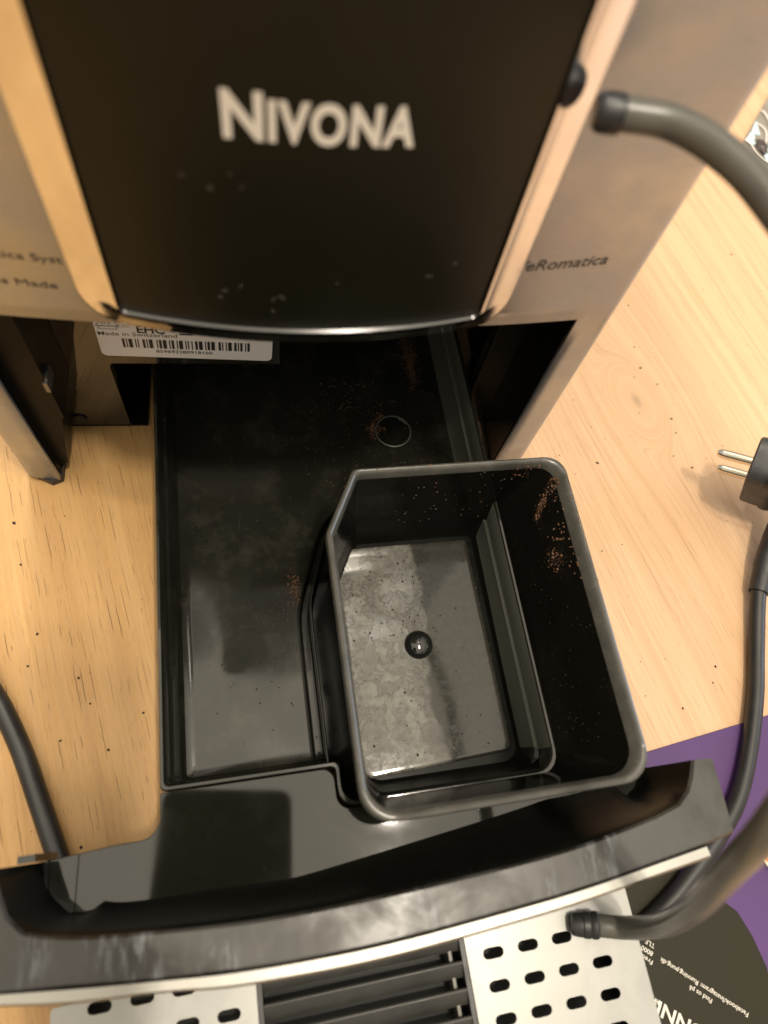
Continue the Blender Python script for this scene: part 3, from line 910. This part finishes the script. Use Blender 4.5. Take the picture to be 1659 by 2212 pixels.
bm = bmesh.new(); tube(bm, [p - P0 for p in catmull(cord[1:5], 6)], [5.6] * 8 + [5.4] * 6 + [5.0, 4.9, 4.8, 4.7, 4.6], 18); link("strain_relief", bm, M['rubber'], plug, smooth=60)
cl = [(-150, -82, 4), (-139, -101, 4), (-126.2, -121.8, 4), (-120.0, -131.2, 4), (-111.2, -147.4, 4), (-103.6, -164.6, 4), (-97.2, -179.3, 4), (-92.5, -190.4, 4), (-86, -207, 4), (-78, -232, 4)]
bm = bmesh.new(); tube(bm, catmull(cl, 8), 3.9, 18)
tag(link("power_cable", bm, M['cord'], None, smooth=60), "black cable running over the oak on the left, under the tray front", "cable")

# ------------------------------------------------------------------ purple shopping bag with black panel
bag = thing("paper_bag", "flat purple paper bag with a black printed panel lying under the grid and cord", "bag", (160, -220, 0))
G0 = Vector((160, -220, 0))
bm = bmesh.new()
pp = [(118, -172.9), (147.2, -167.8), (240, -151.6), (238, -158), (186.3, -214.5), (189, -300), (60, -300), (96, -215)]
pp = [(x - G0.x, y - G0.y) for x, y in reversed(pp)]
loft(bm, [at(pp, 0.3), at(pp, 0.8), at(inset(pp, 0.15), 1.0)])
sheet = link("bag_sheet", bm, M['purple'], bag, smooth=0)
bm = bmesh.new()
lp2 = [(126.3, -212), (145.2, -213.4), (152, -218.0), (160.1, -225.0), (167.3, -231.2), (171.0, -240), (173.6, -251.1), (173.0, -262), (167.2, -280), (100, -290), (100, -225)]
lp2 = [(x - G0.x, y - G0.y) for x, y in reversed(lp2)]
loft(bm, [at(lp2, 1.05), at(lp2, 1.12)])
panel = link("black_panel", bm, M['bagblack'], bag, smooth=0)
def bag_text(body, p0, p1, size, bold=0.01):
    a = Vector((*p0, 1.16)) - G0; b = Vector((*p1, 1.16)) - G0
    exx = (b - a); L = exx.length; exx.normalize(); eyy = Vector((-exx.y, exx.x, 0))
    text_mesh("bag_print", body, size, a, exx, eyy, M['print'], bag, width=L, bold=bold)
bag_text("Facebook/Instagram: Running.pung.dk", (161.2, -264.6), (130.9, -243.0), 2.3)
bag_text("Find os p\u00e5", (147.9, -258.6), (140.2, -253.2), 2.3)
bag_text("TLF 86 12 18 03", (129.6, -238.6), (116.0, -229.0), 2.3)
bag_text("8000 Aarhus C", (128.2, -241.0), (115.6, -232.2), 2.3)
bag_text("Frederiksgade 12", (127.4, -243.8), (113.0, -233.7), 2.3)
bag_text("Kvalitet", (126.7, -256.6), (118.7, -251.0), 2.2)
bag_text("RUNNING 1", (146.0, -270.0), (113.0, -247.4), 6.6, 0.02)

# orange card at the right edge
bm = bmesh.new()
oc = [(183.6, -213.4), (205, -198), (214, -212), (188.5, -222.0)]
oc = [(x, y) for x, y in reversed(oc)]
if area(oc) < 0: oc.reverse()
loft(bm, [at(oc, 1.3), at(oc, 2.4)])
card = link("orange_card", bm, M['cream'], None, smooth=0)
tag(card, "corner of an orange card with pale edge lying on the purple bag", "card")
bm = bmesh.new()
oi = inset(oc, 1.0); loft(bm, [at(oi, 2.42), at(oi, 2.5)])
link("printed_face", bm, M['orange'], card, smooth=0)

# grey printed sheet with scraps beside the machine, far right
bm = bmesh.new()
gc = [(364.4 + 22, 284.3 + 30), (364.4, 284.3), (323.8, 229.6), (303.5, 203.0), (345, 171), (420, 215)]
if area(gc) < 0: gc.reverse()
loft(bm, [at(gc, 0.3), at(gc, 1.6)])
sheet2 = link("grey_mat", bm, M['greycard'], None, smooth=0)
tag(sheet2, "small grey mat at the upper right carrying loose scraps and white wires", "mat")

# scraps and wires on the mat
bm = bmesh.new()
prism(bm, [(325.9, 231.1), (328.6, 226.8), (334.4, 228.2), (331.5, 231.6), (333.2, 231.6), (335.4, 236.6), (334.6, 239.0), (339.9, 237.6), (342.2, 253.5), (333.9, 240.1)], 1.8, 2.4)
tag(link("film_scrap", bm, M['ice'], None, smooth=0), "pale blue jagged film scrap at the left edge of the grey mat", "scrap")
bm = bmesh.new()
prism(bm, [(337, 222), (340, 225), (344, 222), (349, 210), (344, 200), (336, 204), (335, 213)], 1.8, 3.0)
tag(link("film_scrap", bm, M['ice'], None, smooth=0), "rounded blue scrap beside the dark crumpled piece on the grey mat", "scrap")
for pts, lab in ((((349.9, 264.3, 2.6), (351.8, 261.0, 2.8), (352.4, 252.4, 2.6), (351, 244, 2.6)), "uppermost thin white wire curling over the grey mat"),
                 (((325.6, 230.7, 2.4), (328.4, 226.5, 2.9), (329.2, 219.5, 2.6), (334, 210, 2.6), (342, 208, 2.6)), "lowest thin white wire bowing out from the edge of the grey mat"),
                 (((341.8, 249.5, 2.6), (345.0, 244.6, 2.8), (345.2, 239.4, 2.8), (341.0, 228.0, 2.8), (339, 220, 2.6)), "middle pinkish wire between the two scraps on the grey mat")):
    bm = bmesh.new(); tube(bm, catmull(pts, 6), 0.6, 8)
    tag(link("white_wire", bm, M['wire'], None, smooth=60), lab, "wire")
bm = bmesh.new()
bmesh.ops.create_icosphere(bm, subdivisions=3, radius=1.0)
for v in bm.verts:
    k = 1 + 0.45 * mnoise.noise(v.co * 2.3)
    v.co = Vector((336.8 + v.co.x * 3.6 * k, 224.5 + v.co.y * 7.5 * k, 3.0 + v.co.z * 1.2 * k))
tag(link("dark_scrap", bm, M['darkbits'], None, smooth=20), "dark brown crumpled scrap among the wires on the grey mat", "scrap")

# ------------------------------------------------------------------ coffee grounds
M['grain_o'] = plain("wet_grounds", (0.125, 0.056, 0.023), 0.6, 0, 0.35, 900)
M['grain_d'] = plain("dark_grounds", (0.022, 0.014, 0.009), 0.6)
M['grain_p'] = plain("dry_residue", (0.12, 0.105, 0.08), 0.7)
def grain(bm, p, r, mi, nrm=Vector((0, 0, 1))):
    nrm = Vector(nrm).normalized(); t = nrm.orthogonal().normalized(); b = nrm.cross(t)
    an = rnd.uniform(0, 6.28); t, b = t * math.cos(an) + b * math.sin(an), b * math.cos(an) - t * math.sin(an)
    el = rnd.uniform(0.7, 1.6); p = Vector(p)
    j = lambda: rnd.uniform(0.7, 1.25)
    vs_ = [bm.verts.new(p + t * r * el * j()), bm.verts.new(p + b * r * j()), bm.verts.new(p - t * r * el * j()), bm.verts.new(p - b * r * j()), bm.verts.new(p + nrm * r * 0.8 * j()), bm.verts.new(p - nrm * r * 0.2)]
    for i in range(4):
        for q in (4, 5):
            f = bm.faces.new((vs_[i], vs_[(i + 1) % 4], vs_[q])); f.material_index = mi
GM = [M['grain_o'], M['grain_d'], M['grain_p']]
def stuff(name, bm, parent, label, cat):
    o = link(name, bm, None, parent, smooth=0, mats=GM)
    o['kind'] = 'stuff'
    return o
# on the basin floor (tray axes)
bm = bmesh.new()
def blob(cx, cy, sx_, sy_, n, mi, r0=0.2, r1=0.5, z=4.3, ang=0.0):
    for _ in range(n):
        a = rnd.gauss(0, sx_); b = rnd.gauss(0, sy_)
        x = cx + a * math.cos(ang) - b * math.sin(ang); y = cy + a * math.sin(ang) + b * math.cos(ang)
        if not (-62 < x < 69 and 12 < y < 230): continue
        grain(bm, (x, y, z), rnd.uniform(r0, r1), mi)
blob(58, 207, 2.6, 8, 900, 0, 0.08, 0.3); blob(57.5, 194, 1.5, 5, 260, 0, 0.08, 0.25)
for k in range(110):
    th = rnd.uniform(1.9, 3.5); rr_ = 9.9 + abs(rnd.gauss(0, 1.1))
    grain(bm, (42.2 + rr_ * math.cos(th), 161 + rr_ * math.sin(th), 4.4), rnd.uniform(0.15, 0.4), 0)
blob(33, 163, 2.5, 1.2, 40, 0, 0.2, 0.5)
blob(25, 178, 12, 2.0, 45, 0, 0.15, 0.4); blob(24, 190, 8, 2.0, 30, 2, 0.15, 0.35)
blob(34, 164, 2.5, 5, 260, 0, 0.06, 0.18); blob(40, 136, 24, 8, 420, 0, 0.05, 0.16); blob(20, 180, 16, 5, 260, 0, 0.05, 0.16); blob(-14.5, 84, 2.2, 5.5, 260, 0, 0.05, 0.16); blob(-22, 70, 6, 8, 240, 2, 0.05, 0.12); blob(40, 136, 24, 7, 60, 0, 0.12, 0.36); blob(45, 138, 20, 8, 90, 2, 0.1, 0.3)
blob(16, 132, 6, 4, 45, 0, 0.15, 0.4)
blob(-14.5, 84, 1.6, 4.5, 55, 0, 0.15, 0.45); blob(-23, 68, 5, 5, 50, 2, 0.08, 0.2)
blob(10, 170, 30, 26, 130, 2, 0.08, 0.24); blob(-30, 60, 18, 40, 45, 1, 0.2, 0.4); blob(60, 160, 8, 25, 40, 0, 0.12, 0.35)
stuff("coffee_grounds", bm, tray, "", "")
# in the bin
bm = bmesh.new()
def wall_grain(q, z, r, mi):
    p = 97.0 - wall_in(z)[1] - 0.05 - 0.004 * (q + 16)
    grain(bm, (p, q, z), r, mi, (-1, 0, 0.42))
def back_grain(p, z, r, mi):
    grain(bm, (p, 109.6 - wall_in(z)[2] - 0.05, z), r, mi, (0, -1, 0.1))
for k in range(420):
    t = rnd.random() ** 0.8; wall_grain(97.5 - 8.5 * t + rnd.gauss(0, 0.8 + 0.6 * t), 56.5 - 8 * t + rnd.gauss(0, 1.0), rnd.uniform(0.06, 0.16), rnd.choice([0, 0, 1]))
for k in range(260): wall_grain(rnd.gauss(69.5, 2.4), rnd.gauss(52.5, 2.4), rnd.uniform(0.06, 0.15), rnd.choice([0, 0, 1]))
for k in range(220): wall_grain(rnd.gauss(100, 3.4), min(63.5, rnd.gauss(60.0, 2.2)), rnd.uniform(0.06, 0.16), rnd.choice([0, 0, 1]))
for k in range(220): back_grain(rnd.gauss(86, 4.5), min(63.5, rnd.gauss(60, 3)), rnd.uniform(0.06, 0.17), rnd.choice([0, 0, 1]))
for k in range(46):                                     # smear down the right wall
    t = rnd.random(); wall_grain(97.5 - 8.5 * t + rnd.gauss(0, 0.7), 56.5 - 8 * t + rnd.gauss(0, 0.9), rnd.uniform(0.2, 0.55), 0)
for k in range(38): wall_grain(rnd.gauss(100, 2.6), min(63.5, rnd.gauss(60.5, 1.8)), rnd.uniform(0.2, 0.6), 0)
for k in range(22): wall_grain(rnd.gauss(69, 2.2), rnd.gauss(52, 2.2), rnd.uniform(0.3, 0.75), 0)
for k in range(14): wall_grain(rnd.gauss(78, 2.0), rnd.gauss(56, 2.0), rnd.uniform(0.3, 0.65), 0)
for k in range(26): wall_grain(rnd.uniform(58, 98), rnd.uniform(58, 63.5), rnd.uniform(0.25, 0.6), 0)
for k in range(46): back_grain(rnd.gauss(86, 4), min(63.5, rnd.gauss(59, 4)), rnd.uniform(0.25, 0.75), 0)
for k in range(60): back_grain(rnd.uniform(30, 90), rnd.uniform(22, 63), rnd.uniform(0.12, 0.42), 0 if rnd.random() < 0.6 else 2)
for k in range(80): wall_grain(rnd.uniform(0, 98), rnd.uniform(34, 62), rnd.uniform(0.07, 0.2), 2 if rnd.random() < 0.75 else 0)
for k in range(12): wall_grain(rnd.gauss(6, 8), rnd.gauss(44, 4), rnd.uniform(0.08, 0.2), 2)
for k in range(170):
    if rnd.random() < 0.6: x, y = rnd.uniform(8, 45), rnd.triangular(40, 97, 70)
    else: x, y = rnd.uniform(9, 64), rnd.uniform(3, 95)
    grain(bm, (x, y, 8.95), rnd.choice([0.18, 0.22, 0.25, 0.3, 0.38, 0.5]), 1)
for k in range(60): grain(bm, (rnd.uniform(66.5, 68.0), rnd.uniform(5, 97), 8.8), rnd.uniform(0.12, 0.3), rnd.choice([1, 2]))
for k in range(26):
    z = rnd.uniform(50, 60)
    grain(bm, (-0.2 + rnd.uniform(0, 0.6), rnd.uniform(-5, 84), 66.15), rnd.uniform(0.1, 0.25), 2)
for k in range(30): grain(bm, (rnd.uniform(12, 95), 109.0 + rnd.uniform(-0.6, 0.3), 66.1), rnd.uniform(0.12, 0.35), 0)
for k in range(30): grain(bm, (95.6 + rnd.uniform(-0.5, 0.5), rnd.uniform(50, 104), 66.1), rnd.uniform(0.15, 0.4), 0)
stuff("coffee_grounds", bm, binT, "", "")
# crumbs on the table
bm = bmesh.new()
specks = [(281.8, 124.3), (199.8, 81.0), (195.8, 50.4), (195.7, 35.8), (190.4, 29.4), (203.2, 24.7), (205.2, 1.7), (205.4, -7.2), (199.9, -21.5), (155.6, -24.8), (146.6, -73.9), (208.6, -28.7), (138.1, -138.8), (167.5, -151.1), (189.1, -133.7), (185.6, -140.9), (-93.6, -120.1), (-111.8, -100.6), (-113.9, -114.0), (-98.5, -144.4), (-79.9, -149.3), (-88.3, -130.7), (-67.3, -135.9), (-87.5, -183.5), (-126.9, -49.3), (-121.7, -69.2)]
for x, y in specks: grain(bm, (x, y, 0.1), rnd.uniform(0.35, 0.8), 1)
for k in range(75):
    if rnd.random() < 0.75: x, y = rnd.uniform(120, 300), rnd.uniform(-150, 120)
    else: x, y = rnd.uniform(-140, -70), rnd.uniform(-190, -40)
    grain(bm, (x, y, 0.1), rnd.uniform(0.15, 0.4), 1)
o = stuff("coffee_crumbs", bm, None, "", "")
o['label'] = "tiny dark coffee crumbs scattered over the oak table"; o['category'] = "crumbs"

# the phone that takes the photograph, held above the tray; the shiny shelf mirrors it
bm = bmesh.new()
pz0, pz1 = 0.006, 0.015
def cam_pt(x, y, z): 
    v = m.translation + RX * (x * S) - RY * (y * S) - RZ * z
    return tuple(v / S)
ol = fillet([(-84, -134), (6, -134), (6, 33), (-84, 33)], 9, 6)
loft(bm, [[cam_pt(x, y, pz0) for x, y in ol], [cam_pt(x, y, pz1) for x, y in ol]])
tag(link("phone", bm, plain("phone_case", (0.02, 0.02, 0.024), 0.5), None, smooth=40), "dark phone held above the tray, mirrored in its shiny shelf", "phone")
